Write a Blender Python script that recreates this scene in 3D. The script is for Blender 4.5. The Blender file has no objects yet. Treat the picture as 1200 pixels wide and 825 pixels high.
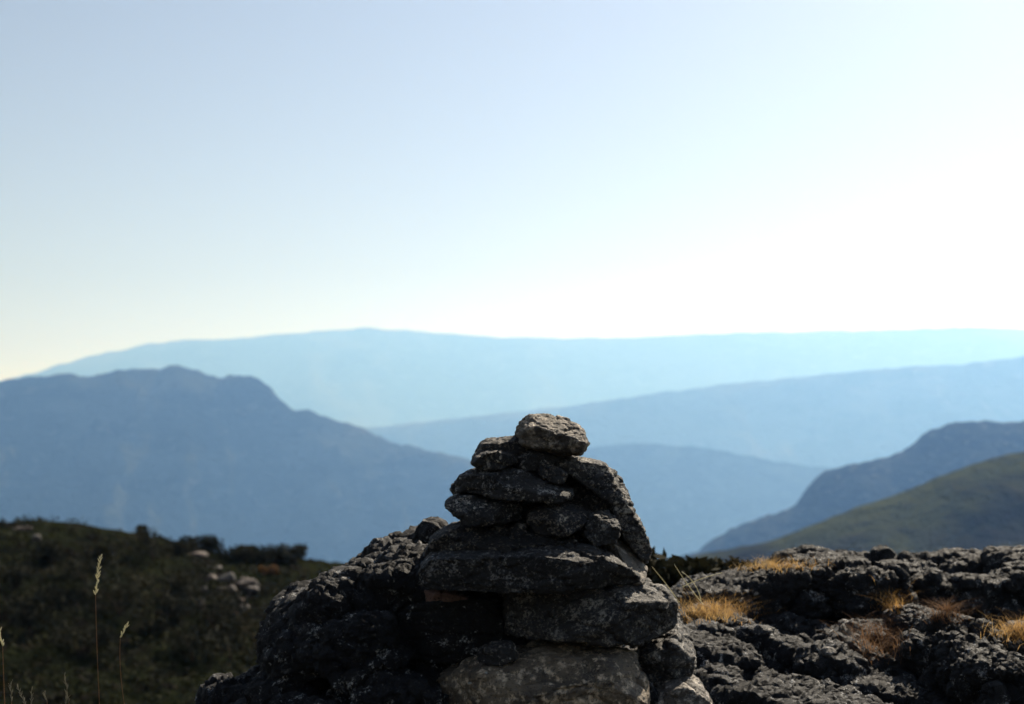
import bpy, bmesh, math, random
import numpy as np
from mathutils import Vector

# ------------------------------------------------------------------ camera, sky, sun, exposure
scene = bpy.context.scene
col = scene.collection
CAM_Z = 1.55
PITCH = math.radians(1.98)
FPX = 50.0 / 36.0 * 1200.0          # focal length in pixels of the 1200 px wide photograph
SUN_AZ = math.radians(31)         # to the right of the view direction
SUN_EL = math.radians(38)

cam_data = bpy.data.cameras.new('camera')
cam_data.lens = 50.0
cam_data.sensor_width = 36.0
cam_data.clip_start = 0.05
cam_data.clip_end = 120000.0
cam_data.dof.use_dof = True
cam_data.dof.focus_distance = 5.2
cam_data.dof.aperture_fstop = 2.6
cam = bpy.data.objects.new('camera', cam_data)
cam.location = (0, 0, CAM_Z)
cam.rotation_euler = (math.radians(90) + PITCH, 0, 0)
col.objects.link(cam)
scene.camera = cam

world = bpy.data.worlds.new('World')
scene.world = world
world.use_nodes = True
wn = world.node_tree
wn.nodes.clear()
w_out = wn.nodes.new('ShaderNodeOutputWorld')
w_bg = wn.nodes.new('ShaderNodeBackground')
w_sky = wn.nodes.new('ShaderNodeTexSky')
w_sky.sky_type = 'NISHITA'
w_sky.sun_disc = False
w_sky.sun_elevation = SUN_EL
w_sky.sun_rotation = SUN_AZ
w_sky.altitude = 800
w_sky.air_density = 1.0
w_sky.dust_density = 1.7
w_sky.ozone_density = 0.2
w_bg.inputs['Strength'].default_value = 0.05
w_dusty = wn.nodes.new('ShaderNodeHueSaturation')      # greyer, dust-laden air in every direction alike
w_dusty.inputs['Saturation'].default_value = 0.62
wn.links.new(w_sky.outputs[0], w_dusty.inputs['Color'])
wn.links.new(w_dusty.outputs[0], w_bg.inputs[0])
wn.links.new(w_bg.outputs[0], w_out.inputs[0])

sun_data = bpy.data.lights.new('sun', 'SUN')
sun_data.energy = 5.0
sun_data.angle = math.radians(0.5)
sun_data.color = (1.0, 0.91, 0.79)
sun = bpy.data.objects.new('sun', sun_data)
to_sun = Vector((math.cos(SUN_EL) * math.sin(SUN_AZ), math.cos(SUN_EL) * math.cos(SUN_AZ), math.sin(SUN_EL)))
sun.rotation_euler = to_sun.to_track_quat('Z', 'Y').to_euler()
sun.location = (20, 20, 60)
col.objects.link(sun)

scene.view_settings.view_transform = 'Standard'
scene.view_settings.look = 'None'
scene.view_settings.gamma = 1.0
scene.view_settings.exposure = 0.82
scene.render.engine = 'CYCLES'
scene.cycles.use_denoising = True
scene.cycles.max_bounces = 4
scene.cycles.diffuse_bounces = 2
scene.cycles.glossy_bounces = 1
scene.cycles.volume_bounces = 0
scene.cycles.use_adaptive_sampling = True
scene.cycles.adaptive_threshold = 0.01

rng = np.random.default_rng(7)
random.seed(7)

# ------------------------------------------------------------------ helpers
def P(px, py, Y):
    """point on the ray through a photograph pixel, at world depth Y"""
    u = (px - 600.0) / FPX
    v = (412.5 - py) / FPX
    dy = math.cos(PITCH) - v * math.sin(PITCH)
    dz = math.sin(PITCH) + v * math.cos(PITCH)
    s = Y / dy
    return np.array((u * s, Y, CAM_Z + dz * s))

_perm = np.random.default_rng(11).permutation(256)
_perm = np.concatenate([_perm, _perm, _perm])
_grad = np.random.default_rng(12).normal(size=(256, 3))
_grad /= np.linalg.norm(_grad, axis=1)[:, None]

def pnoise(p):
    """gradient noise, p (N,3) -> about -1..1"""
    i = np.floor(p).astype(np.int64)
    f = p - i
    w = f * f * f * (f * (f * 6 - 15) + 10)
    i &= 255
    out = np.zeros(len(p))
    for dx in (0, 1):
        wx = w[:, 0] if dx else 1 - w[:, 0]
        hx = _perm[(i[:, 0] + dx) & 255]
        for dy in (0, 1):
            wy = w[:, 1] if dy else 1 - w[:, 1]
            hy = _perm[hx + ((i[:, 1] + dy) & 255)]
            for dz in (0, 1):
                wz = w[:, 2] if dz else 1 - w[:, 2]
                g = _grad[_perm[hy + ((i[:, 2] + dz) & 255)]]
                d = g[:, 0] * (f[:, 0] - dx) + g[:, 1] * (f[:, 1] - dy) + g[:, 2] * (f[:, 2] - dz)
                out += wx * wy * wz * d
    return out * 1.6

def fbm(p, octaves=4, gain=0.5, lac=2.03):
    a, s, t = 1.0, np.zeros(len(p)), 0.0
    for o in range(octaves):
        s += a * pnoise(p + 17.3 * o)
        t += a
        a *= gain
        p = p * lac
    return s / t

def ridged(p, octaves=4, gain=0.5):
    a, s, t = 1.0, np.zeros(len(p)), 0.0
    for o in range(octaves):
        s += a * (1 - 2 * np.abs(pnoise(p + 31.7 * o)))
        t += a
        a *= gain
        p = p * 2.1
    return s / t

def cells(p, seed=0, full=False):
    """distance to the nearest (and second nearest) of scattered points, and the nearest one's random number"""
    base = np.floor(p).astype(np.int64)
    best = np.full(len(p), 9.0); second = best.copy(); who = np.zeros(len(p), np.int64)
    for dx in (-1, 0, 1):
        for dy in (-1, 0, 1):
            for dz in (-1, 0, 1):
                c = base + (dx, dy, dz)
                h = _perm[_perm[_perm[(c[:, 0] + seed) & 255] + (c[:, 1] & 255)] + (c[:, 2] & 255)]
                d = ((p - (c + 0.5 + 0.45 * _grad[h])) ** 2).sum(1)
                near = d < best
                second = np.where(near, best, np.minimum(second, d))
                who = np.where(near, h, who)
                best = np.where(near, d, best)
    if full: return np.sqrt(best), np.sqrt(second), who / 255.0
    return np.sqrt(best)

def mesh_np(name, verts, faces, smooth=True):
    me = bpy.data.meshes.new(name)
    verts = np.asarray(verts, dtype=np.float32)
    faces = np.asarray(faces, dtype=np.int32)
    k = faces.shape[1]
    me.vertices.add(len(verts))
    me.vertices.foreach_set('co', verts.ravel())
    me.loops.add(faces.size)
    me.loops.foreach_set('vertex_index', faces.ravel())
    me.polygons.add(len(faces))
    me.polygons.foreach_set('loop_start', np.arange(0, faces.size, k, dtype=np.int32))
    me.update(calc_edges=True)
    if smooth:
        me.polygons.foreach_set('use_smooth', np.ones(len(faces), dtype=bool))
    me.validate()
    return me

def put(name, me, mat, parent=None, loc=(0, 0, 0)):
    o = bpy.data.objects.new(name, me)
    col.objects.link(o)
    o.location = loc
    if me is not None and mat is not None and not me.materials:
        me.materials.append(mat)
    if parent is not None:
        o.parent = parent
    return o

def tag(o, label=None, cat=None, group=None, kind=None):
    if label: o['label'] = label
    if cat: o['category'] = cat
    if group: o['group'] = group
    if kind: o['kind'] = kind
    return o

def grid_faces(nu, nv):
    a = np.arange(nu * nv).reshape(nu, nv)
    return np.stack([a[:-1, :-1], a[1:, :-1], a[1:, 1:], a[:-1, 1:]], -1).reshape(-1, 4)

# ------------------------------------------------------------------ materials
class NT:
    def __init__(self, name):
        self.m = bpy.data.materials.new(name)
        self.m.use_nodes = True
        self.t = self.m.node_tree
        self.bsdf = self.t.nodes['Principled BSDF']
        self.pos = self.t.nodes.new('ShaderNodeNewGeometry').outputs['Position']
    def n(self, kind, **kw):
        nd = self.t.nodes.new(kind)
        for k, v in kw.items():
            setattr(nd, k, v)
        return nd
    def l(self, a, b):
        self.t.links.new(a, b)
    def scaled(self, s):
        if isinstance(s, (int, float)): s = (s, s, s)
        nd = self.n('ShaderNodeVectorMath', operation='MULTIPLY')
        self.l(self.pos, nd.inputs[0]); nd.inputs[1].default_value = s
        return nd.outputs[0]
    def noise(self, s, detail=6, rough=0.6, distort=0.0):
        nd = self.n('ShaderNodeTexNoise')
        self.l(self.scaled(s), nd.inputs['Vector'])
        nd.inputs['Scale'].default_value = 1.0
        nd.inputs['Detail'].default_value = detail
        nd.inputs['Roughness'].default_value = rough
        nd.inputs['Distortion'].default_value = distort
        return nd.outputs['Fac']
    def voronoi(self, s, feature='F1'):
        nd = self.n('ShaderNodeTexVoronoi', feature=feature)
        self.l(self.scaled(s), nd.inputs['Vector'])
        nd.inputs['Scale'].default_value = 1.0
        return nd.outputs['Distance']
    def ramp(self, fac, lo, hi, c0=0.0, c1=1.0):
        nd = self.n('ShaderNodeMapRange', interpolation_type='SMOOTHSTEP')
        self.l(fac, nd.inputs['Value'])
        nd.inputs['From Min'].default_value = lo; nd.inputs['From Max'].default_value = hi
        nd.inputs['To Min'].default_value = c0; nd.inputs['To Max'].default_value = c1
        return nd.outputs[0]
    def mix(self, fac, a, b):
        nd = self.n('ShaderNodeMix', data_type='RGBA')
        if isinstance(fac, (int, float)): nd.inputs[0].default_value = fac
        else: self.l(fac, nd.inputs[0])
        for v, i in ((a, 6), (b, 7)):
            if isinstance(v, tuple): nd.inputs[i].default_value = (*v, 1)
            else: self.l(v, nd.inputs[i])
        return nd.outputs[2]
    def math(self, op, a, b):
        nd = self.n('ShaderNodeMath', operation=op)
        for v, i in ((a, 0), (b, 1)):
            if isinstance(v, (int, float)): nd.inputs[i].default_value = v
            else: self.l(v, nd.inputs[i])
        return nd.outputs[0]
    def bump(self, h, dist, strength=1.0, prev=None):
        nd = self.n('ShaderNodeBump')
        self.l(h, nd.inputs['Height'])
        nd.inputs['Distance'].default_value = dist
        nd.inputs['Strength'].default_value = strength
        if prev is not None: self.l(prev, nd.inputs['Normal'])
        return nd.outputs[0]
    def finish(self, color, rough=0.85, normal=None, spec=0.3):
        b = self.bsdf
        if isinstance(color, tuple): b.inputs['Base Color'].default_value = (*color, 1)
        else: self.l(color, b.inputs['Base Color'])
        b.inputs['Roughness'].default_value = rough
        b.inputs['Specular IOR Level'].default_value = spec
        if normal is not None: self.l(normal, b.inputs['Normal'])
        return self.m

def rock_material(name, dark, mid, pale, pale_cut=0.58, lichen=(0.33, 0.33, 0.29), lichen_cut=0.62, bump=0.006, fleck=0.62):
    n = NT(name)
    big = n.noise(6, 5, 0.6)
    med = n.noise(26, 8, 0.7)
    fine = n.noise(105, 3, 0.75)
    c = n.mix(n.ramp(big, 0.35, 0.65), dark, mid)
    c = n.mix(n.ramp(med, pale_cut, pale_cut + 0.16), c, pale)
    lf = n.math('MULTIPLY', n.ramp(n.noise(11, 7, 0.75, 0.4), lichen_cut, lichen_cut + 0.05), n.ramp(n.noise(90, 3, 0.6), 0.42, 0.58))
    c = n.mix(lf, c, lichen)
    c = n.mix(n.ramp(n.noise(2.6, 4, 0.6), 0.50, 0.66, 0.0, 0.55), c, mid)
    fl = n.math('MULTIPLY', n.ramp(n.math('ADD', n.math('MULTIPLY', fine, 0.55), n.math('MULTIPLY', n.noise(17, 6, 0.75), 0.55)), fleck, fleck + 0.10), 0.7)
    c = n.mix(fl, c, pale)
    c = n.mix(n.ramp(fine, 0.45, 0.36, 0.0, 0.85), c, (dark[0] * 0.4, dark[1] * 0.4, dark[2] * 0.4))
    rnd = n.n('ShaderNodeObjectInfo').outputs['Random']
    hs = n.n('ShaderNodeHueSaturation')
    n.l(n.ramp(rnd, 0.0, 1.0, 0.85, 1.35), hs.inputs['Value'])
    n.l(n.ramp(n.math('FRACT', n.math('MULTIPLY', rnd, 7.3), 0.0), 0.0, 1.0, 0.5, 1.5), hs.inputs['Saturation'])
    n.l(c, hs.inputs['Color'])
    c = hs.outputs[0]
    nb = n.bump(n.noise((9, 9, 55), 6, 0.65), bump * 1.8)
    nb = n.bump(n.noise(48, 8, 0.8), bump * 1.8, 1.0, nb)
    nb = n.bump(n.noise(170, 4, 0.75), bump * 0.8, 1.0, nb)
    return n.finish(c, 0.7, nb, 0.4)

M = {}
M['granite'] = rock_material('granite', (0.012, 0.0125, 0.015), (0.032, 0.031, 0.031), (0.42, 0.38, 0.33), 0.56, (0.55, 0.51, 0.44), 0.57, 0.007, 0.58)  # darkened so the shade on front faces is partly in the colour
M['pale_granite'] = rock_material('pale_granite', (0.065, 0.055, 0.045), (0.18, 0.15, 0.115), (0.64, 0.54, 0.42), 0.49, (0.45, 0.42, 0.34), 0.62)  # lit copy of the granite, sun put into the colour; loose stone truly pale
M['grey_granite'] = rock_material('grey_granite', (0.018, 0.0185, 0.021), (0.055, 0.053, 0.052), (0.46, 0.43, 0.38), 0.555, (0.52, 0.49, 0.44), 0.57, 0.007, 0.57)  # own grey on small stones; on lit slabs the lighter tone paints in sun
M['rust_granite'] = rock_material('rust_granite', (0.09, 0.05, 0.04), (0.17, 0.09, 0.065), (0.26, 0.17, 0.13), 0.58)
M['crust'] = rock_material('crusted_rock', (0.005, 0.0055, 0.0075), (0.011, 0.0115, 0.014), (0.20, 0.20, 0.20), 0.585, (0.50, 0.50, 0.49), 0.57, 0.012, 0.61)  # dark lichen crust; shade depth and sunlit sparkle are also painted in
M['white_lichen'] = rock_material('white_lichen', (0.4, 0.4, 0.38), (0.6, 0.6, 0.57), (0.7, 0.7, 0.67), 0.5)
M['hill_rock'] = rock_material('hill_rock', (0.04, 0.032, 0.028), (0.085, 0.068, 0.06), (0.26, 0.21, 0.185), 0.52)

def hill_material(name, a, b, c_, s, rough=0.95):
    n = NT(name)
    f1 = n.noise((s, s, s * 2.5), 8, 0.62)
    f2 = n.noise((s * 5, s * 5, s * 9), 6, 0.65)
    c = n.mix(n.ramp(f1, 0.40, 0.60), a, b)
    c = n.mix(n.ramp(f2, 0.52, 0.70), c, c_)
    return n.finish(c, rough, n.bump(f2, 0.25 / s), 0.0)

M['far'] = hill_material('far_moor', (0.006, 0.009, 0.007), (0.08, 0.08, 0.055), (0.09, 0.085, 0.065), 0.0010)
M['mountain'] = hill_material('mountain_moor', (0.004, 0.007, 0.006), (0.045, 0.05, 0.03), (0.055, 0.055, 0.04), 0.0028)
M['crag'] = hill_material('crag_rock', (0.008, 0.010, 0.009), (0.034, 0.036, 0.026), (0.085, 0.08, 0.07), 0.011)
M['green'] = hill_material('green_slope', (0.022, 0.020, 0.013), (0.062, 0.066, 0.022), (0.045, 0.042, 0.022), 0.009)
M['soil'] = hill_material('moor_soil', (0.02, 0.018, 0.014), (0.04, 0.034, 0.022), (0.07, 0.06, 0.04), 1.2)
M['heath'] = hill_material('heath_ground', (0.008, 0.009, 0.006), (0.016, 0.019, 0.009), (0.022, 0.018, 0.014), 0.4)

def leaf_material(name, a, b, trans=0.0):
    n = NT(name)
    c = n.mix(n.ramp(n.noise(1.1, 3, 0.6), 0.38, 0.62), a, b)
    m = n.finish(c, 0.8, None, 0.05)
    if trans:
        tr = n.n('ShaderNodeBsdfTranslucent')
        n.l(c, tr.inputs['Color'])
        mx = n.n('ShaderNodeMixShader')
        mx.inputs[0].default_value = trans
        n.l(n.bsdf.outputs[0], mx.inputs[1]); n.l(tr.outputs[0], mx.inputs[2])
        n.l(mx.outputs[0], n.t.nodes['Material Output'].inputs['Surface'])
    return m

M['heather'] = leaf_material('heather_leaf', (0.013, 0.010, 0.008), (0.030, 0.033, 0.012), 0.06)
M['bush'] = leaf_material('bush_leaf', (0.014, 0.016, 0.010), (0.03, 0.028, 0.014), 0.1)
M['stem'] = leaf_material('woody_stem', (0.03, 0.02, 0.015), (0.05, 0.035, 0.025))
M['straw'] = leaf_material('dry_straw', (0.46, 0.26, 0.085), (0.60, 0.40, 0.16), 0.45)
M['dark_straw'] = leaf_material('brown_straw', (0.16, 0.09, 0.05), (0.26, 0.15, 0.08), 0.35)
M['seed'] = leaf_material('pale_seed', (0.66, 0.62, 0.42), (0.78, 0.74, 0.55), 0.5)
M['dull_seed'] = leaf_material('dull_seed', (0.22, 0.20, 0.15), (0.32, 0.30, 0.23), 0.4)
M['bracken'] = leaf_material('orange_bracken', (0.09, 0.05, 0.022), (0.17, 0.09, 0.04), 0.2)

# ------------------------------------------------------------------ ground and hills
FLOOR = -720.0

def ground_z(x, y):
    edge = np.where(x > 0, 9.5, 9.5 + np.clip(x / 1.6, -1, 0) * 5.0)
    d = np.maximum(0, y - edge)
    side = np.maximum(0, -x - 3.0) * 0.18
    z = 0.22 - 0.28 * (d * d / (d + 1.5 + 1e-9)) - side
    r = np.hypot(x, y)
    back = 0.05 * np.maximum(0, -y - 15)
    z = np.where(y < 0, 0.22 - side * np.exp(-np.maximum(0, -y) / 30) - back * 0.5, z)
    q = np.stack([x, y, np.zeros_like(x)], -1)
    z = z + 0.05 * fbm(q * 0.9, 3) * np.clip(r / 3, 0, 1)
    big = fbm(q / 900.0, 4) * 45
    return np.maximum(z, FLOOR + big * np.clip(r / 3000, 0, 1))

def build_ground():
    rr = np.concatenate([np.linspace(0.0, 12, 60), np.geomspace(12.4, 42000, 110)])
    th = np.linspace(0, 2 * math.pi, 257)
    R, T = np.meshgrid(rr, th, indexing='ij')
    x, y = (R * np.sin(T)).ravel(), (R * np.cos(T)).ravel()
    v = np.stack([x, y, ground_z(x, y)], -1)
    tag(put('ground', mesh_np('ground', v, grid_faces(len(rr), len(th))), M['soil']), kind='structure')
build_ground()

def interp(pts, x):
    a = np.array(pts, float)
    return np.interp(x, a[:, 0], a[:, 1])

def hill(name, mat, dist, crest, front, back, floor, seed, rough, scale, nu=300, nv=90, x0=-500, x1=1700, shape=1.25, crest_noise=1.5, soft=1.6, spurs=0.25):
    """a ridge whose crest line runs across the valley at depth dist; front and back slopes fall to floor"""
    px = np.linspace(x0, x1, nu)
    py = interp(crest, px)
    k = np.exp(-0.5 * (np.arange(-6, 7) / soft) ** 2); k /= k.sum()
    py = np.convolve(np.pad(py, 6, mode='edge'), k, 'valid')
    py = py + crest_noise * fbm(np.stack([px / 26.0, np.full(nu, seed * 3.1), np.zeros(nu)], -1), 4, 0.6)
    zc = np.array([P(a, b, dist)[2] for a, b in zip(px, py)])
    xc = (px - 600) / FPX * dist
    t = np.concatenate([np.linspace(0, 1, int(nv * 0.72)), 1 + np.linspace(0, 1, nv - int(nv * 0.72) + 1)[1:] ** 1.5])
    X, Tm = np.meshgrid(xc, t, indexing='ij')
    Z0 = np.repeat(zc[:, None], len(t), 1)
    up = np.clip(Tm, 0, 1); dn = np.clip(Tm - 1, 0, 1)
    q = np.stack([X.ravel() / scale, np.full(X.size, seed * 7.7), np.zeros(X.size)], -1)
    spur = fbm(q, 3).reshape(X.shape)
    Y = dist - front * (1 - up) ** 0.8 * (1 + spurs * spur) + back * dn
    h = np.where(Tm <= 1, up ** shape, 1 - dn ** 1.15)
    fl = floor if np.isscalar(floor) else floor(X, Y)
    Z = fl + (Z0 - fl) * h
    env = np.clip(np.where(Tm <= 1, (1 - up) * 4, dn * 4), 0, 1)
    pp = np.stack([X.ravel() / scale, Y.ravel() / scale, np.full(X.size, seed * 5.0)], -1)
    Z = Z + rough * env * ((ridged(pp, 5, 0.55) - 0.6).reshape(X.shape))
    gl = np.stack([X.ravel() / (scale * 0.45), Z.ravel() / (scale * 2.2), np.full(X.size, seed * 3.3)], -1)
    Z = Z - rough * 0.35 * np.clip(env, 0, 1) * np.clip(ridged(gl, 4, 0.5), 0, 1).reshape(X.shape)
    v = np.stack([X.ravel(), Y.ravel(), Z.ravel()], -1)
    o = tag(put(name, mesh_np(name, v, grid_faces(nu, len(t))), mat), kind='structure')
    return o, X, Y, Z

far_crest = [(-500, 520), (-100, 470), (40, 437), (120, 413), (200, 399), (270, 397), (340, 390), (435, 384), (520, 391), (600, 396), (700, 396), (870, 390), (960, 388), (1060, 386), (1130, 383), (1200, 386), (1400, 394), (1700, 430)]
mid_crest = [(-500, 640), (200, 540), (440, 500), (560, 488), (680, 474), (760, 462), (870, 448), (960, 440), (1020, 433), (1060, 430), (1120, 428), (1200, 417), (1350, 405), (1700, 420)]
left_crest = [(-500, 470), (-200, 452), (0, 447), (40, 441), (70, 438), (110, 440), (150, 431), (175, 434), (210, 427), (235, 432), (260, 444), (272, 440), (298, 444), (314, 452), (322, 462), (334, 470), (345, 483), (362, 482), (384, 488), (420, 500), (450, 513), (500, 527), (550, 540), (600, 566), (650, 610), (720, 690), (800, 780), (1000, 860), (1700, 900)]
centre_crest = [(-500, 640), (300, 590), (480, 560), (600, 540), (690, 524), (740, 519), (790, 521), (850, 528), (900, 540), (960, 546), (1100, 560), (1700, 600)]
crag_crest = [(-500, 1100), (500, 780), (700, 690), (820, 645), (850, 622), (900, 601), (930, 596), (940, 582), (950, 562), (965, 551), (1000, 543), (1040, 533), (1070, 520), (1085, 505), (1110, 496), (1150, 493), (1190, 493), (1230, 505), (1320, 490), (1500, 470), (1700, 470)]
green_crest = [(-500, 900), (500, 740), (650, 690), (760, 658), (830, 648), (900, 635), (960, 612), (1000, 594), (1050, 580), (1100, 558), (1150, 540), (1200, 528), (1300, 505), (1500, 480), (1700, 470)]
hill('far_ridge', M['far'], 15000, far_crest, 1900, 4000, FLOOR, 1, 300, 1300, crest_noise=3.5, spurs=1.0)
hill('mid_ridge', M['far'], 9200, mid_crest, 1200, 2200, FLOOR, 2, 230, 700, crest_noise=4.0, spurs=1.2)
hill('centre_ridge', M['mountain'], 6700, centre_crest, 650, 1200, FLOOR, 3, 150, 450, crest_noise=4.0, spurs=1.2)
hill('mountain', M['mountain'], 4700, left_crest, 950, 1400, FLOOR, 4, 300, 330, nu=520, nv=130, crest_noise=8.0, soft=1.0, spurs=1.3)
hill('crag', M['crag'], 2350, crag_crest, 700, 500, -520, 5, 55, 110, nu=520, nv=110, crest_noise=8.0, soft=0.9, spurs=0.9)
hill('green_slope', M['green'], 720, green_crest, 470, 260, -240, 6, 16, 75, nu=360, nv=110, shape=0.8, crest_noise=3.0, soft=1.4)
heath_crest = [(-500, 640), (-150, 618), (0, 612), (50, 609), (100, 614), (160, 628), (210, 641), (260, 650), (320, 655), (370, 660), (450, 680), (560, 720), (700, 790), (1200, 1100), (1700, 1400)]
_, HX, HY, HZ = hill('heath_slope', M['heath'], 46, heath_crest, 27, 22, -6.4, 8, 0.55, 4.0, nu=360, nv=110, x0=-700, x1=900, shape=0.75, crest_noise=2.0, soft=1.6)

# ------------------------------------------------------------------ haze
def build_haze():
    bm = bmesh.new()
    bmesh.ops.create_cube(bm, size=1.0)
    lo, hi = FLOOR - 60, 720
    for v in bm.verts:
        v.co = Vector((v.co.x * 90000, v.co.y * 90000, lo if v.co.z < 0 else hi))
    me = bpy.data.meshes.new('haze')
    bm.to_mesh(me); bm.free()
    m = bpy.data.materials.new('haze_air')
    m.use_nodes = True
    t = m.node_tree
    t.nodes.clear()
    out = t.nodes.new('ShaderNodeOutputMaterial')
    vol = t.nodes.new('ShaderNodeVolumePrincipled')
    vol.inputs['Color'].default_value = (0.215, 0.455, 1.0, 1)
    vol.inputs['Absorption Color'].default_value = (1, 1, 1, 1)
    vol.inputs['Density'].default_value = 1.4e-4
    vol.inputs['Anisotropy'].default_value = 0.43
    t.links.new(vol.outputs[0], out.inputs['Volume'])
    tag(put('haze', me, m), kind='stuff')
build_haze()

# ------------------------------------------------------------------ rocks
def prism(poly, Yc, T, f=0.72, b=0.72, drop=0.75, lift=0.95, jit=0.075, seed=0):
    """corner points of a stone: its outline (photograph pixels) at depth Yc, narrowing over a thickness T;
    drop < 1 slopes the upper front towards the viewer, lift < 1 undercuts the lower front"""
    r = np.random.default_rng(seed)
    c0 = np.array([P(a, b_, Yc) for a, b_ in poly])
    cen = c0.mean(0)
    out = []
    for t, s in ((-1.0, f), (-0.72, f * 0.35 + 0.62), (0.0, 1.0), (0.72, b * 0.4 + 0.56), (1.0, b)):
        q = c0 - cen
        jj = 1 + r.normal(0, jit if t else 0.0, len(q))
        q = q * (s * jj)[:, None]
        if t < 0:
            k = abs(t)
            q[:, 2] = np.where(q[:, 2] > 0, q[:, 2] * (1 - k * (1 - drop)), q[:, 2] * (1 - k * (1 - lift)))
        q = q + cen
        q[:, 1] = Yc + t * T / 2 + (r.normal(0, 0.06 * T, len(q)) if t else 0.0)
        out.append(q)
    return np.concatenate(out)

def remeshed(hulls, voxel):
    bm = bmesh.new()
    for pts in hulls:
        vs = [bm.verts.new(p) for p in pts]
        bmesh.ops.convex_hull(bm, input=vs)
    bmesh.ops.delete(bm, geom=[v for v in bm.verts if not v.link_faces], context='VERTS')
    me = bpy.data.meshes.new('tmp')
    bm.to_mesh(me); bm.free()
    ob = bpy.data.objects.new('tmp', me)
    col.objects.link(ob)
    md = ob.modifiers.new('r', 'REMESH')
    md.mode = 'VOXEL'; md.voxel_size = voxel; md.use_smooth_shade = True
    dg = bpy.context.evaluated_depsgraph_get()
    em = ob.evaluated_get(dg).to_mesh()
    v = np.empty(len(em.vertices) * 3, np.float32); em.vertices.foreach_get('co', v)
    f = np.empty(len(em.loops), np.int32); em.loops.foreach_get('vertex_index', f)
    n = np.empty(len(em.polygons), np.int32); em.polygons.foreach_get('loop_total', n)
    assert (n == 4).all()
    ob.evaluated_get(dg).to_mesh_clear()
    bpy.data.objects.remove(ob); bpy.data.meshes.remove(me)
    return v.reshape(-1, 3).astype(float), f.reshape(-1, 4)

def relax(v, f, it):
    e = np.concatenate([f[:, [0, 1]], f[:, [1, 2]], f[:, [2, 3]], f[:, [3, 0]]])
    cnt = np.maximum(1, np.bincount(e[:, 0], minlength=len(v)) + np.bincount(e[:, 1], minlength=len(v)))
    for _ in range(it):
        s = np.stack([np.bincount(e[:, 0], v[e[:, 1], k], len(v)) + np.bincount(e[:, 1], v[e[:, 0], k], len(v)) for k in range(3)], -1)
        v = v * 0.4 + 0.6 * s / cnt[:, None]
    return v

def normals(v, f):
    fn = np.cross(v[f[:, 2]] - v[f[:, 0]], v[f[:, 3]] - v[f[:, 1]])
    n = np.stack([sum(np.bincount(f[:, j], fn[:, k], len(v)) for j in range(4)) for k in range(3)], -1)
    return n / np.maximum(1e-12, np.linalg.norm(n, axis=1))[:, None]

def rock(name, hulls, mat, voxel=0.0046, it=4, seed=0, layers=(), parent=None, cuts=(), chops=0):
    """layers: (kind, frequency per metre, amplitude in metres, vertical stretch)"""
    v, f = remeshed(hulls, voxel)
    v = relax(v, f, it)
    r = np.random.default_rng(seed + 500)
    cen = (v.max(0) + v.min(0)) / 2
    for k in range(chops):                         # random flat fractures on the front and back
        n = np.array((r.normal(0, .55), -1.0 if k % 4 else 1.0, r.normal(0, .45))); n /= np.linalg.norm(n)
        t = (v - cen) @ n
        v = v - n * np.maximum(0, t - t.max() * r.uniform(.62, .85))[:, None]
    for p, n in cuts:                              # flat broken faces
        n = np.array(n, float); n /= np.linalg.norm(n)
        d = np.maximum(0, (v - p) @ n)
        v = v - n * d[:, None]
    for kind, fr, amp, st in layers:
        n = normals(v, f)
        q = v * (fr, fr, fr * st) + seed * 13.7
        if kind == 'fbm': d = fbm(q, 4, 0.55)
        elif kind == 'ridge': d = ridged(q, 4, 0.55)
        elif kind == 'cell':                       # crusty lumps, dense in some places and worn off in others
            d = (0.6 - cells(q, seed)) * np.clip(0.55 + 1.5 * fbm(v * 2.6 + seed * 5.1, 3), 0.08, 1.25)
        elif kind == 'block':                      # joints that break the rock into blocks standing at uneven heights
            w = q + 0.22 * np.stack([fbm(q * 1.7 + k * 9.1, 3) for k in range(3)], -1)
            f1, f2, who = cells(w, seed, True)
            d = -np.clip(1 - (f2 - f1) * 7, 0, 1) + 1.3 * (who - 0.5)
        elif kind == 'crack': d = -np.clip(0.16 - np.abs(pnoise(q)), 0, 1) * 6
        elif kind == 'step':                       # broken layers: a stair-like profile in height
            w = v[:, 2] * fr + 0.9 * fbm(v * fr * 0.35 + seed, 3)
            d = np.abs((w % 1.0) - 0.5) * 2 - 0.5
        v = v + n * (amp * d)[:, None]
    base = np.array([v[:, 0].mean(), v[:, 1].mean(), v[:, 2].min()])
    me = mesh_np(name, v - base, f)
    return put(name, me, mat, parent, tuple(base))

def z1(*pts):       # outline read in the enlarged view of the cairn
    return [(480 + a / 2.325, 470 + b / 2.324) for a, b in pts]

STONE = (('fbm', 4, 0.010, 1.0), ('block', 9, 0.006, 1.3), ('ridge', 18, 0.005, 1.4), ('ridge', 42, 0.004, 1.6), ('fbm', 80, 0.003, 1.0))
STRATA = (('fbm', 5, 0.009, 1.0), ('block', 10, 0.007, 2.6), ('step', 30, 0.005, 1.0), ('ridge', 26, 0.005, 2.4), ('ridge', 55, 0.003, 2.0), ('fbm', 90, 0.003, 1.4))
KNOBBLY = (('fbm', 8, 0.012, 1.0), ('block', 16, 0.006, 1.4), ('cell', 50, 0.010, 1.6), ('fbm', 90, 0.004, 1.4))
SLAB = (('fbm', 3, 0.014, 1.0), ('block', 4.5, 0.009, 2.0), ('ridge', 10, 0.007, 1.8), ('crack', 6, 0.005, 2.6), ('ridge', 34, 0.004, 1.6), ('fbm', 75, 0.003, 1.2))
G = 'stacked stones of the cairn'
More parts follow.
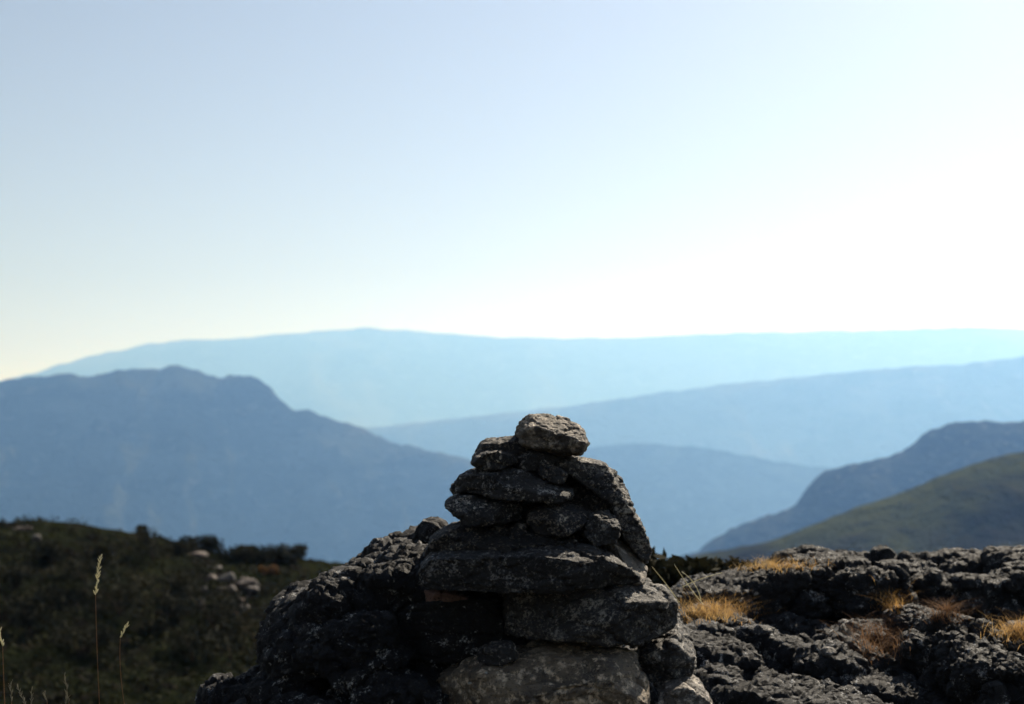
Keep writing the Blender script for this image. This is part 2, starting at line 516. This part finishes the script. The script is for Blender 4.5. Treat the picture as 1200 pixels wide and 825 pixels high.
cairn = [
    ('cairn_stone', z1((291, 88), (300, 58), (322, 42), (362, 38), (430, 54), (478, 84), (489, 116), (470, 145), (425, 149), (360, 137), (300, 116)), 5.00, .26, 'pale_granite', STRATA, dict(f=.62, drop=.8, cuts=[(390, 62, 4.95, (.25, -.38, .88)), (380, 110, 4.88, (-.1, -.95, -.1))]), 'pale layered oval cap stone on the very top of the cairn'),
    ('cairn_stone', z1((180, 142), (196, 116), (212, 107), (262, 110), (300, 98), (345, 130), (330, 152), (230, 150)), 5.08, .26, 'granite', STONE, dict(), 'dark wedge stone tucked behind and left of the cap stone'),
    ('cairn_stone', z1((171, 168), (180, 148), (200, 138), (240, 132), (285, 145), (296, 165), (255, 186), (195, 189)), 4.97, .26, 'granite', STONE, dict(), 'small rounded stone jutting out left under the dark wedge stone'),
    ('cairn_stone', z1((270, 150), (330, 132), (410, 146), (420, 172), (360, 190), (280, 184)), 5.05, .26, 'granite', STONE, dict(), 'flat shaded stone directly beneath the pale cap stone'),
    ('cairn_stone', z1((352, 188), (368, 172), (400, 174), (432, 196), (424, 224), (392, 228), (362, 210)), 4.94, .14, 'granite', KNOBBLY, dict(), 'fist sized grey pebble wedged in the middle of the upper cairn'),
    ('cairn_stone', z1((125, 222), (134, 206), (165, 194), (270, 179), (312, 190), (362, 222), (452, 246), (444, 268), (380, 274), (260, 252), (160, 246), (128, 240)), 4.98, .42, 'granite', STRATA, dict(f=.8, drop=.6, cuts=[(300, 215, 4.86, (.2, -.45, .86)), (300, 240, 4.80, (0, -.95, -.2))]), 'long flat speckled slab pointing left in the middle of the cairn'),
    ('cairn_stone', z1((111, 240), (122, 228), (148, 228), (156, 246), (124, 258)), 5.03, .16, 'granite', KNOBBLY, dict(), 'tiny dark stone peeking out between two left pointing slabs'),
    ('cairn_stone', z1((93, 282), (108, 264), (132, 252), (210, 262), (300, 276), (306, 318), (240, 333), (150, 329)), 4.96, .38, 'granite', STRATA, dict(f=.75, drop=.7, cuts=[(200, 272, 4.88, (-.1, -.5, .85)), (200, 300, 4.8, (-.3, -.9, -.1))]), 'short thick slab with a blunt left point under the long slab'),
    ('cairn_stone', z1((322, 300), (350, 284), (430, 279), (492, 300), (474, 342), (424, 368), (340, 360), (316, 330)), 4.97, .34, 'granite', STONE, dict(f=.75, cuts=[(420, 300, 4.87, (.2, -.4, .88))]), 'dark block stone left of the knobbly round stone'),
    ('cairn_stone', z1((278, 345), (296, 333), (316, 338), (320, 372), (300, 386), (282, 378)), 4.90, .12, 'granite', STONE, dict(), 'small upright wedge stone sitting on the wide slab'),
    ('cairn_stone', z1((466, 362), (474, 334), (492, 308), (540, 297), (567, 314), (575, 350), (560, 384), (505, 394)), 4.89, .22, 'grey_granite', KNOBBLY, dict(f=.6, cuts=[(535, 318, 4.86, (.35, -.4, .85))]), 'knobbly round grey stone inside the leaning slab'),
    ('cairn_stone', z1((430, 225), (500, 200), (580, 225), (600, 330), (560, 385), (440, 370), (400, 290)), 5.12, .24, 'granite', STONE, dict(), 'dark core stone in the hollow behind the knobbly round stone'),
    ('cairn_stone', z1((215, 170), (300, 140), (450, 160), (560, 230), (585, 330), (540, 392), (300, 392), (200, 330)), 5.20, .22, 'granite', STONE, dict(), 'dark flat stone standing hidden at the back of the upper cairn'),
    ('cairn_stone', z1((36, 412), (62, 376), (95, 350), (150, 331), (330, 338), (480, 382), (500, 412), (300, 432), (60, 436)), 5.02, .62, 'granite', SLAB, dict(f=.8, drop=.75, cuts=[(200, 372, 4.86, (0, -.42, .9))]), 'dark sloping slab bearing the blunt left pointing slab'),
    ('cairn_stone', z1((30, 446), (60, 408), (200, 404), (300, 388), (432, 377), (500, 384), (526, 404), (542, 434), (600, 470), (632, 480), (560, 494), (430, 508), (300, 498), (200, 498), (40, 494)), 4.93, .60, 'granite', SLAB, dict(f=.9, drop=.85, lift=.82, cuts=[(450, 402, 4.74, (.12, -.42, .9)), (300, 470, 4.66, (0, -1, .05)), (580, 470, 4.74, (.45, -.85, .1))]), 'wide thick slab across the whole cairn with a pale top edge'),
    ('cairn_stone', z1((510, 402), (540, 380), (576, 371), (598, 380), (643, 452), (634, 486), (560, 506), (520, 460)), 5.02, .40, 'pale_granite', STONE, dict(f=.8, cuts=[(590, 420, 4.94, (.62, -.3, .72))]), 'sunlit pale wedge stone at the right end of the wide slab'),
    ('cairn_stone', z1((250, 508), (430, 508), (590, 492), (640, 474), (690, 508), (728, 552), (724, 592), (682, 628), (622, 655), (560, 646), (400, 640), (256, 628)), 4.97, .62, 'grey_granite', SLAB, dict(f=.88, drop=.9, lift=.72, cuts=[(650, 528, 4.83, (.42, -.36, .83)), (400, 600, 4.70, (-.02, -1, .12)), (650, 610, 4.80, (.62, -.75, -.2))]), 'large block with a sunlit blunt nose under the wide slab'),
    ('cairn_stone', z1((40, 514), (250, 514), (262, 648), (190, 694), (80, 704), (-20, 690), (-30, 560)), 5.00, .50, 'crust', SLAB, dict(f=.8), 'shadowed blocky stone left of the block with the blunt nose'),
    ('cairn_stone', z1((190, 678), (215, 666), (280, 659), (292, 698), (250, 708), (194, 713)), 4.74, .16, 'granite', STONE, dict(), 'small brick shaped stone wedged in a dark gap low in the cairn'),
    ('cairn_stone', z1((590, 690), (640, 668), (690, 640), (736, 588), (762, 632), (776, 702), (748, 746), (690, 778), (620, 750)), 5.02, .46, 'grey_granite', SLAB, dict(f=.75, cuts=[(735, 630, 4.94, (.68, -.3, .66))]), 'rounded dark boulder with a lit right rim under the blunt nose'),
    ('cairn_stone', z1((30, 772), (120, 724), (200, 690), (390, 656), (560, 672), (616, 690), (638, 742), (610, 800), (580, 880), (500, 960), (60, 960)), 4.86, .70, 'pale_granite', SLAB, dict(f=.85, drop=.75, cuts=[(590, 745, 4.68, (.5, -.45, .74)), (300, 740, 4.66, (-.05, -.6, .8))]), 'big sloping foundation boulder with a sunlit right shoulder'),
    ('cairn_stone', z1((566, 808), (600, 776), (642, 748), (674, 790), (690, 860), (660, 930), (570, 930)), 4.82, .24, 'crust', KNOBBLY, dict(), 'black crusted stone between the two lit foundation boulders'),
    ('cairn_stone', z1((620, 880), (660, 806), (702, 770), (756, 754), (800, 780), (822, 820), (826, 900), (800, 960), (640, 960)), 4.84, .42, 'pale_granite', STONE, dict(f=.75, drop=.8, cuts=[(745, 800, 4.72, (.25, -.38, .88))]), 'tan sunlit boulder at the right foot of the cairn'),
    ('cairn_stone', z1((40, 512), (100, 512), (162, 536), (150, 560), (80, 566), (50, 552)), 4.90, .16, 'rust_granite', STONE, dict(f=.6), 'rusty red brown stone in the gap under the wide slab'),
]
for i, (nm, poly, Yc, T, mt, lay, kw, lab) in enumerate(cairn):
    cu = [(P(480 + a / 2.325, 470 + b / 2.324, Y), n) for a, b, Y, n in kw.pop('cuts', ())]
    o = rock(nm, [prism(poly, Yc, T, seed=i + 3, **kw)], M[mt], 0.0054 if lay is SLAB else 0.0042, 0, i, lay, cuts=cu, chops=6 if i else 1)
    tag(o, lab, 'stone', G)
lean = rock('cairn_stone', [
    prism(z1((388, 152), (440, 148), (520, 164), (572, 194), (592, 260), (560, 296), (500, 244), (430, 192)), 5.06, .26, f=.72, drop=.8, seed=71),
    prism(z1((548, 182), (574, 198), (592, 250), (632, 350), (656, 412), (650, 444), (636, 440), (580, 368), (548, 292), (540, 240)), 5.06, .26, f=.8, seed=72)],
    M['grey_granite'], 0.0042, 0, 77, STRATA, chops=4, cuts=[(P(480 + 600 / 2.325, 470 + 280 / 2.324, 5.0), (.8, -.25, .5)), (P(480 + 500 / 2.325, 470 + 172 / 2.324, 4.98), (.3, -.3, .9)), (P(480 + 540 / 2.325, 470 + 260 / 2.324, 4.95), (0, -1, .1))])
tag(lean, 'long bent slab leaning down the right side of the cairn', 'stone', G)

ROUGH = (('fbm', 2.0, 0.06, 1.0), ('block', 2.4, 0.06, 1.2), ('block', 6.5, 0.014, 1.2), ('ridge', 11, 0.022, 1.6), ('ridge', 27, 0.014, 1.5), ('cell', 40, 0.012, 1.3), ('fbm', 55, 0.016, 1.1))
body = [(338, 735), (340, 694), (364, 680), (400, 664), (436, 650), (467, 642), (505, 638), (560, 628), (660, 632), (690, 700), (690, 1000), (350, 1000), (338, 800)]
toe = [(220, 842), (258, 812), (310, 784), (345, 776), (420, 756), (540, 770), (600, 1000), (215, 1000), (205, 910)]
lumps = [prism(body, 5.55, 1.1, f=.8, drop=.72, lift=1.0, seed=81), prism(toe, 5.15, .9, f=.8, drop=.7, lift=1.0, seed=82),
         prism([(494, 632), (500, 617), (512, 616), (520, 624), (516, 642), (498, 642)], 5.4, .08, seed=83),
         prism([(360, 720), (400, 680), (470, 690), (480, 760), (420, 800), (370, 790)], 5.0, .5, seed=84),
         prism([(340, 722), (352, 700), (380, 700), (390, 745), (365, 770), (342, 758)], 5.25, .5, seed=85),
         prism([(420, 670), (470, 640), (540, 660), (520, 720), (450, 720)], 5.1, .4, seed=86),
         prism([(400, 800), (450, 770), (520, 780), (540, 860), (420, 880)], 4.85, .4, seed=87)]
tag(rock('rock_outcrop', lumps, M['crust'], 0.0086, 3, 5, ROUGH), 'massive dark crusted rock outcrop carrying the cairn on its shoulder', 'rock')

BG = 'crusted rocks of the stony bank'
bank = [
    ([(776, 700), (812, 676), (850, 664), (905, 656), (970, 652), (1036, 652), (1044, 700), (1000, 726), (900, 738), (830, 728), (790, 860), (1040, 860)], 7.5, 0.8, dict(f=.9, drop=.86), 'broad black faced rock with a grass fringe along its crest'),
    ([(1030, 660), (1060, 657), (1120, 658), (1170, 654), (1230, 650), (1330, 650), (1330, 860), (1030, 860)], 7.9, 1.1, dict(f=.92, drop=.8), 'long low ledge of lumpy rock along the top of the bank'),
    ([(1036, 722), (1052, 707), (1096, 710), (1106, 734), (1090, 760), (1046, 770)], 6.7, .35, dict(), 'small square black rock between two clumps of dry grass'),
    ([(1064, 860), (1074, 760), (1096, 728), (1125, 716), (1160, 722), (1196, 760), (1216, 810), (1226, 1000), (1060, 1000)], 5.9, .9, dict(f=.8, drop=.7), 'smooth shadowed boulder with bright lichen rims on both edges'),
    ([(1176, 760), (1210, 738), (1300, 730), (1340, 760), (1340, 1000), (1190, 1000)], 6.3, .9, dict(f=.8, drop=.6), 'gravelly rock under the grass clump beside the smooth shadowed boulder'),
]
for i, (poly, Yc, T, kw, lab) in enumerate(bank):
    lay = (('fbm', 1.8, 0.06, 1.0), ('block', 2.4, 0.075, 1.5), ('block', 7, 0.018, 1.4), ('ridge', 11, 0.016, 1.6), ('ridge', 24, 0.014, 1.7), ('cell', 48, 0.007, 1.2), ('fbm', 58, 0.017, 1.1))
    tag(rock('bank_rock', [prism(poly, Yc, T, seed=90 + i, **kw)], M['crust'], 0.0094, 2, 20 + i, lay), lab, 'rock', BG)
# the lower bank: a sloping apron of lumpy rock
apron = np.array([P(760, 728, 6.9), P(860, 722, 7.0), (0.95, 7.1, .60), P(960, 726, 7.0), P(1030, 735, 6.8), P(1090, 800, 6.0), P(1100, 860, 5.4), P(930, 850, 5.3), P(800, 850, 5.3), P(740, 800, 5.7),
                  (0.4, 5.2, 0.0), (1.8, 5.2, 0.0), (1.9, 7.2, 0.0), (0.4, 7.2, 0.0)])
hump = [prism([(930, 790), (950, 765), (975, 760), (1000, 775), (1000, 830), (940, 840)], 6.0, .3, seed=98), prism([(870, 745), (900, 735), (930, 742), (935, 780), (880, 780)], 6.5, .3, seed=99),
        prism([(1000, 760), (1030, 745), (1060, 770), (1070, 830), (1010, 830)], 6.2, .4, seed=97)]
tag(rock('bank_rock', [apron] + hump, M['crust'], 0.0098, 2, 40, (('fbm', 1.8, 0.06, 1.0), ('block', 2.2, 0.10, 1.5), ('block', 6.5, 0.022, 1.4), ('ridge', 11, 0.018, 1.6), ('ridge', 24, 0.015, 1.7), ('cell', 48, 0.008, 1.2), ('fbm', 58, 0.018, 1.1))), 'gently sloping apron of bubbly lichen crusted rock beside the cairn', 'rock', BG)

# ------------------------------------------------------------------ dry grass on the bank
def cast(px, py):
    d = Vector(P(px, py, 10.0)) - Vector((0, 0, CAM_Z))
    dg = bpy.context.evaluated_depsgraph_get()
    ok, loc, nor, idx, ob, mat = scene.ray_cast(dg, Vector((0, 0, CAM_Z)), d.normalized(), distance=60)
    return np.array(loc) if ok and loc.y < 12 else None

def blades(roots, length, width, seed, droop=0.5, lean=(0, 0)):
    r = np.random.default_rng(seed)
    n = len(roots)
    az = r.uniform(0, 2 * math.pi, n)
    L = length * (0.35 + 1.1 * r.uniform(0, 1, n) ** 1.6)
    W = width * r.uniform(0.7, 1.3, n)
    out = np.stack([np.cos(az) + lean[0], np.sin(az) + lean[1], np.zeros(n)], -1) * r.uniform(0.2, 1.5, n)[:, None]
    side = np.stack([-np.sin(az + r.normal(0, .5, n)), np.cos(az), np.zeros(n)], -1)
    vs, fs = [], []
    K = 4
    for k in range(K):
        t = k / (K - 1)
        c = roots + out * (L * t * (0.35 + droop * t))[:, None] + np.array((0, 0, 1.0)) * (L * (t - 0.38 * droop * t * t))[:, None]
        w = W * (1 - 0.85 * t)
        vs.append(c - side * w[:, None] / 2); vs.append(c + side * w[:, None] / 2)
    v = np.stack(vs, 1)
    base = np.arange(n)[:, None] * (2 * K)
    for k in range(K - 1):
        fs.append(base + np.array([2 * k, 2 * k + 1, 2 * k + 3, 2 * k + 2])[None])
    return v.reshape(-1, 3), np.concatenate(fs)

def tuft(px, py, rx, ry, n, length, mat, label, seed, width=0.0024, droop=0.95, extra=None):
    r = np.random.default_rng(seed)
    roots = []
    cz = cast(px, py)
    while cz is None:
        py += 2
        cz = cast(px, py)
    py += 1
    while len(roots) < n:
        a, b = r.normal(0, 0.5, 2)
        q = cast(px + a * rx, py + b * ry)
        if q is not None and abs(q[1] - cz[1]) < 0.6: roots.append(q - (0, 0, .008))
        else: roots.append(cz)
    roots = np.array(roots)
    v, f = blades(roots, length, width, seed, droop)
    o_ = np.array([roots[:, 0].mean(), roots[:, 1].mean(), roots[:, 2].min()])
    top = bpy.data.objects.new('grass_tuft', None); col.objects.link(top); top.location = tuple(o_)
    tag(put('grass_blades', mesh_np('grass_blades', v - o_, f), M[mat], top), kind='stuff')
    return tag(top, label, 'grass', 'dry grass tufts on the stony bank')

tuft(838, 718, 46, 11, 900, 0.085, 'straw', 'golden dry grass tuft lying against the cairn beside the black faced rock', 1)
tuft(905, 664, 50, 5, 520, 0.07, 'straw', 'short reddish grass fringe on the crest of the broad black faced rock', 2)
tuft(1046, 704, 18, 12, 360, 0.085, 'straw', 'yellow grass tuft above the small square black rock', 3)
tuft(1030, 752, 28, 20, 600, 0.095, 'dark_straw', 'spreading brown grass tuft left of the small square black rock', 4)
tuft(1110, 718, 26, 12, 380, 0.07, 'dark_straw', 'wispy brown grass tuft right of the small square black rock', 5)
tuft(1192, 742, 32, 12, 560, 0.085, 'straw', 'straw coloured grass tuft beside the smooth shadowed boulder', 6)

# long bare stalks bent in the gap beside the cairn
def tube(pts, r0, r1, sides=5):
    pts = np.array(pts, float); n = len(pts)
    v, f = [], []
    for i, p in enumerate(pts):
        t = pts[min(i + 1, n - 1)] - pts[max(i - 1, 0)]; t /= np.linalg.norm(t)
        a = np.cross(t, (0.2, 1, 0.1)); a /= np.linalg.norm(a); b = np.cross(t, a)
        rr = r0 + (r1 - r0) * i / (n - 1)
        for k in range(sides):
            w = 2 * math.pi * k / sides
            v.append(p + rr * (a * math.cos(w) + b * math.sin(w)))
    for i in range(n - 1):
        for k in range(sides):
            f.append((i * sides + k, i * sides + (k + 1) % sides, (i + 1) * sides + (k + 1) % sides, (i + 1) * sides + k))
    return np.array(v), np.array(f)

def curve(a, b, c, n=9):
    t = np.linspace(0, 1, n)[:, None]
    return (1 - t) ** 2 * np.array(a) + 2 * t * (1 - t) * np.array(b) + t * t * np.array(c)

for i, (pts, lab) in enumerate([
    (((824, 708), (808, 690), (790, 661)), 'straight pale grass stalk rising from the golden tuft'),
    (((822, 706), (818, 682), (799, 670)), 'curved pale grass stalk nodding towards the cairn'),
    (((800, 688), (812, 680), (846, 671)), 'thin pale stalk lying along the black faced rock'),
    (((796, 706), (786, 690), (764, 664)), 'olive grass stalk leaning on the right side of the cairn')]):
    Y = 6.6 - 0.05 * i
    a, b, c = [P(x, y, Y) for x, y in pts]
    v, f = tube(curve(a, b, c), 0.0018, 0.0009)
    tag(put('grass_stalk', mesh_np('grass_stalk', v - a, f), M['seed'], None, tuple(a)), lab, 'grass', 'bare stalks in the gap beside the cairn')

# ------------------------------------------------------------------ seed stalks in front of the heath
def seed_stalk(root, mid, neck, tip, Y, label, seed, w=0.0085):
    r = np.random.default_rng(seed)
    n_, t_ = P(*neck, Y), P(*tip, Y)
    rp = P(*root, Y)
    gz = float(ground_z(np.array([rp[0]]), np.array([rp[1]]))[0])
    base = np.array((rp[0] + 0.02, Y, gz))
    top = bpy.data.objects.new('seed_stalk', None); col.objects.link(top); top.location = tuple(base)
    path = np.concatenate([[base], curve(rp, P(*mid, Y), n_)])
    v, f = tube(path, 0.0012, 0.0007)
    put('stem', mesh_np('stem', v - base, f), M['dark_straw'], top)
    # the head: overlapping spindle shaped spikelets round the tip of the stem
    vs, fs, k = [], [], 0
    ax = t_ - n_; L = np.linalg.norm(ax); ax /= L
    cnt = max(10, int(L / 0.0045))
    for i in range(cnt):
        t = i / cnt
        p = n_ + ax * L * t
        an = r.uniform(0, 2 * math.pi)
        s1 = np.array((math.cos(an), math.sin(an), 0)); 
        d = ax * 0.85 + s1 * 0.5; d /= np.linalg.norm(d)
        ln = 0.014 * r.uniform(.7, 1.2); ww = w * 0.42 * (1 - 0.4 * t)
        q, g = tube([p, p + d * ln * .4, p + d * ln], ww * .5, ww * .25, 4)
        q[4:8] = (q[4:8] - (p + d * ln * .4)) * 2.2 + (p + d * ln * .4)
        vs.append(q); fs.append(g + k); k += len(q)
    v, f = np.concatenate(vs), np.concatenate(fs)
    put('seed_head', mesh_np('seed_head', v - base, f), M['seed'] if w > 0.006 else M['dull_seed'], top)
    return tag(top, label, 'grass', 'seed stalks before the dark heath')

seed_stalk((117, 835), (113, 760), (112, 697), (118, 651), 4.6, 'tall lone grass stalk with a long bright seed head', 1)
seed_stalk((150, 850), (138, 790), (141, 747), (150, 731), 4.7, 'bent thin stalk with a short curled seed head', 2)
seed_stalk((6, 840), (4, 790), (3, 757), (-1, 737), 4.5, 'grass stalk with a brownish head at the end of the row', 3)
for i, (x, y, dx) in enumerate([(75, 790, 7), (20, 803, 12), (12, 800, 2), (37, 808, -1), (52, 812, 4), (80, 815, -4)]):
    seed_stalk((x + dx + 1, 850), (x + dx, 840), (x + dx * .8, 822 + (i % 2) * 4), (x, y), 4.55 + 0.04 * i, 'short grass stalk with a fine silvery seed head low among its neighbours', 10 + i, 0.005)

# ------------------------------------------------------------------ plants and stones on the heath
def heath_at(px, py):
    d = P(px, py, 1.0) - np.array((0, 0, CAM_Z))
    nu, nv = HX.shape
    best = None
    j = np.argmin(np.abs(HX / HY - d[0]), axis=0)
    cols = np.arange(nv)
    y = HY[j, cols]; z = HZ[j, cols]
    ray = CAM_Z + d[2] * y
    hit = np.where((z[:-1] < ray[:-1]) & (z[1:] >= ray[1:]))[0]
    k = hit[0] + 1 if len(hit) else int(nv * 0.72) - 1
    return np.array((d[0] * y[k], y[k], z[k]))

def leaves(centres, radii, per, size, seed, flat=0.7):
    r = np.random.default_rng(seed)
    n = len(centres) * per
    c = np.repeat(centres, per, 0); rad = np.repeat(radii, per)
    d = r.normal(size=(n, 3)); d /= np.linalg.norm(d, axis=1)[:, None]
    d *= (r.uniform(0, 1, n) ** 0.4)[:, None]
    d[:, 2] = d[:, 2] * flat + flat * 0.5
    p = c + d * rad[:, None]
    u = r.normal(size=(n, 3)); u /= np.linalg.norm(u, axis=1)[:, None]
    w = np.cross(u, r.normal(size=(n, 3))); w /= np.linalg.norm(w, axis=1)[:, None]
    s = size * r.uniform(0.6, 1.5, n)[:, None]
    v = np.stack([p - u * s, p + w * s * 0.5, p + u * s, p - w * s * 0.5], 1).reshape(-1, 3)
    return v, np.arange(n * 4).reshape(-1, 4)

def build_heather():
    r = np.random.default_rng(44)
    nu, nv = HX.shape
    top = int(nv * 0.72)
    i = r.integers(int(nu * .12), int(nu * .82), 8000); j = (r.uniform(0, 1, 8000) ** 0.8 * top).astype(int)
    c = np.stack([HX[i, j], HY[i, j], HZ[i, j]], -1) + r.normal(0, .06, (8000, 3)) * (1, 1, 0)
    keep = fbm(c * 0.55, 3) > -0.25
    c = c[keep]
    rad = 0.10 + 0.16 * np.clip(fbm(c * 0.8 + 9, 2) + 0.5, 0, 1)
    v, f = leaves(c, rad, 14, 0.045, 45)
    tag(put('heather', mesh_np('heather', v, f, False), M['heather']), 'low dark green heather covering the near hillside', 'heather', kind='stuff')
build_heather()

def shrub(px, py, h, w, label, seed, mat='bush', at=None):
    r = np.random.default_rng(seed)
    b = heath_at(px, py) if at is None else at
    top = bpy.data.objects.new('shrub', None); col.objects.link(top); top.location = tuple(b)
    nb = 7
    ends = np.stack([r.normal(0, w * .33, nb), r.normal(0, w * .33, nb), h * r.uniform(.55, .95, nb)], -1)
    for e in ends[:4]:
        v, f = tube(curve((0, 0, -.05), e * (0.2, 0.2, .6), e), 0.02, 0.006, 5)
        put('branch', mesh_np('branch', v, f), M['stem'], top)
    v, f = leaves(np.concatenate([ends * (1, 1, .8), ends * (1.1, 1.1, .35)]), np.full(nb * 2, w * .3), 60, 0.045, seed + 1, 0.8)
    put('foliage', mesh_np('foliage', v, f, False), M[mat], top)
    return tag(top, label, 'shrub', 'shrubs on the near hillside')

shrub(166, 631, .5, .28, 'lone upright shrub on the skyline of the heath', 60)
crest_shrubs = [(212, 643), (232, 646), (247, 648), (272, 651), (286, 652), (305, 654), (320, 655), (334, 656), (346, 657)]
for i, (x, y) in enumerate(crest_shrubs):
    shrub(x, y + 5, .22 + .12 * (i % 3), .75, 'low dense shrub in the clump along the heath skyline', 70 + 2 * i)
for i, (x, y) in enumerate([(60, 660), (100, 690), (140, 725), (35, 745), (205, 730), (270, 775), (120, 668), (180, 662), (150, 700), (60, 715), (210, 705), (250, 740), (180, 745), (95, 770), (290, 735), (300, 760), (20, 690), (225, 780)]):
    shrub(x, y, .35 + .22 * (i % 4), .7 + .35 * (i % 3), 'rounded dark shrub growing on the open face of the heath', 110 + 2 * i)
shrub(316, 676, .16, .4, 'orange bracken clump beside the scattered pale boulders', 150, 'bracken')
for i, (x, y) in enumerate([(786, 690), (812, 688), (842, 684)]):
    g = P(x, y, 9.3); g[2] = float(ground_z(g[:1], g[1:2])[0])
    shrub(0, 0, .27 - .03 * i, .4, 'small black shrub in the dip behind the broad black faced rock', 160 + 2 * i, 'bush', g)

BR = (('fbm', 3, 0.05, 1.0), ('block', 5, 0.03, 1.4), ('ridge', 9, 0.03, 1.0))
def boulder(px, py, w, h, label, seed, group='pale boulders on the heath'):
    b = heath_at(px, py)
    r = np.random.default_rng(seed)
    q = r.normal(size=(16, 3)); q /= np.linalg.norm(q, axis=1)[:, None]
    pts = q * (w / 2, w / 2.4, h / 2) + b + (0, 0, h * .12)
    tag(rock('boulder', [pts], M['hill_rock'], 0.03, 0, seed, BR, chops=5), label, 'boulder', group)
boulder(27, 623, .7, .2, 'long flat pale boulder near the rounded brow of the heath', 1)
boulder(43, 638, .35, .25, 'single pale boulder just below the long flat one on the heath', 2)
boulder(232, 652, .8, .16, 'flat tan boulder lying under the skyline shrubs', 3)
for i, (x, y, w, h) in enumerate([(247, 682, .5, .35), (266, 683, .6, .4), (284, 690, .8, .5), (293, 702, .6, .32), (278, 707, .5, .25), (249, 668, .6, .16), (258, 694, .35, .2), (270, 699, .4, .2), (238, 692, .35, .18), (298, 690, .4, .22), (262, 710, .3, .16), (286, 715, .35, .18)]):
    boulder(x, y, w, h, 'pale pinkish boulder in the scattered cluster on the heath', 10 + i)
boulder(235, 718, .3, .55, 'narrow upright pale stone below the boulder cluster', 30)

# ------------------------------------------------------------------ loose bits
def lump(name, px, py, w, h, d, mat, seed, parent=None, embed=0.3):
    b = cast(px, py)
    r = np.random.default_rng(seed)
    q = r.normal(size=(18, 3)); q /= np.linalg.norm(q, axis=1)[:, None]
    o = rock(name, [q * (w / 2, d / 2, h / 2) + b + (0, 0, h * (0.5 - embed))], M[mat], max(0.003, w / 30), 1, seed, (('fbm', 3 / w, w * .08, 1.0), ('ridge', 8 / w, w * .03, 1.0)))
    if parent is not None:
        o.parent = parent
        o.matrix_parent_inverse = parent.matrix_world.inverted()
    return o
bpy.context.view_layer.update()
tag(lump('loose_stone', 970, 768, .075, .05, .07, 'pale_granite', 3), 'small pale yellowish stone lying on the lichen crusted apron', 'stone')
tag(lump('loose_stone', 892, 742, .10, .05, .09, 'grey_granite', 4), 'flat grey stone at the upper edge of the lichen crusted apron', 'stone')
foundation = [o for o in bpy.data.objects if str(o.get('label', '')).startswith('big sloping foundation')][0]
for i, (x, y, w) in enumerate([(551, 801, .022), (570, 789, .016)]):
    lump('lichen_patch', x, y, w, .008, .02, 'white_lichen', 50 + i, foundation)
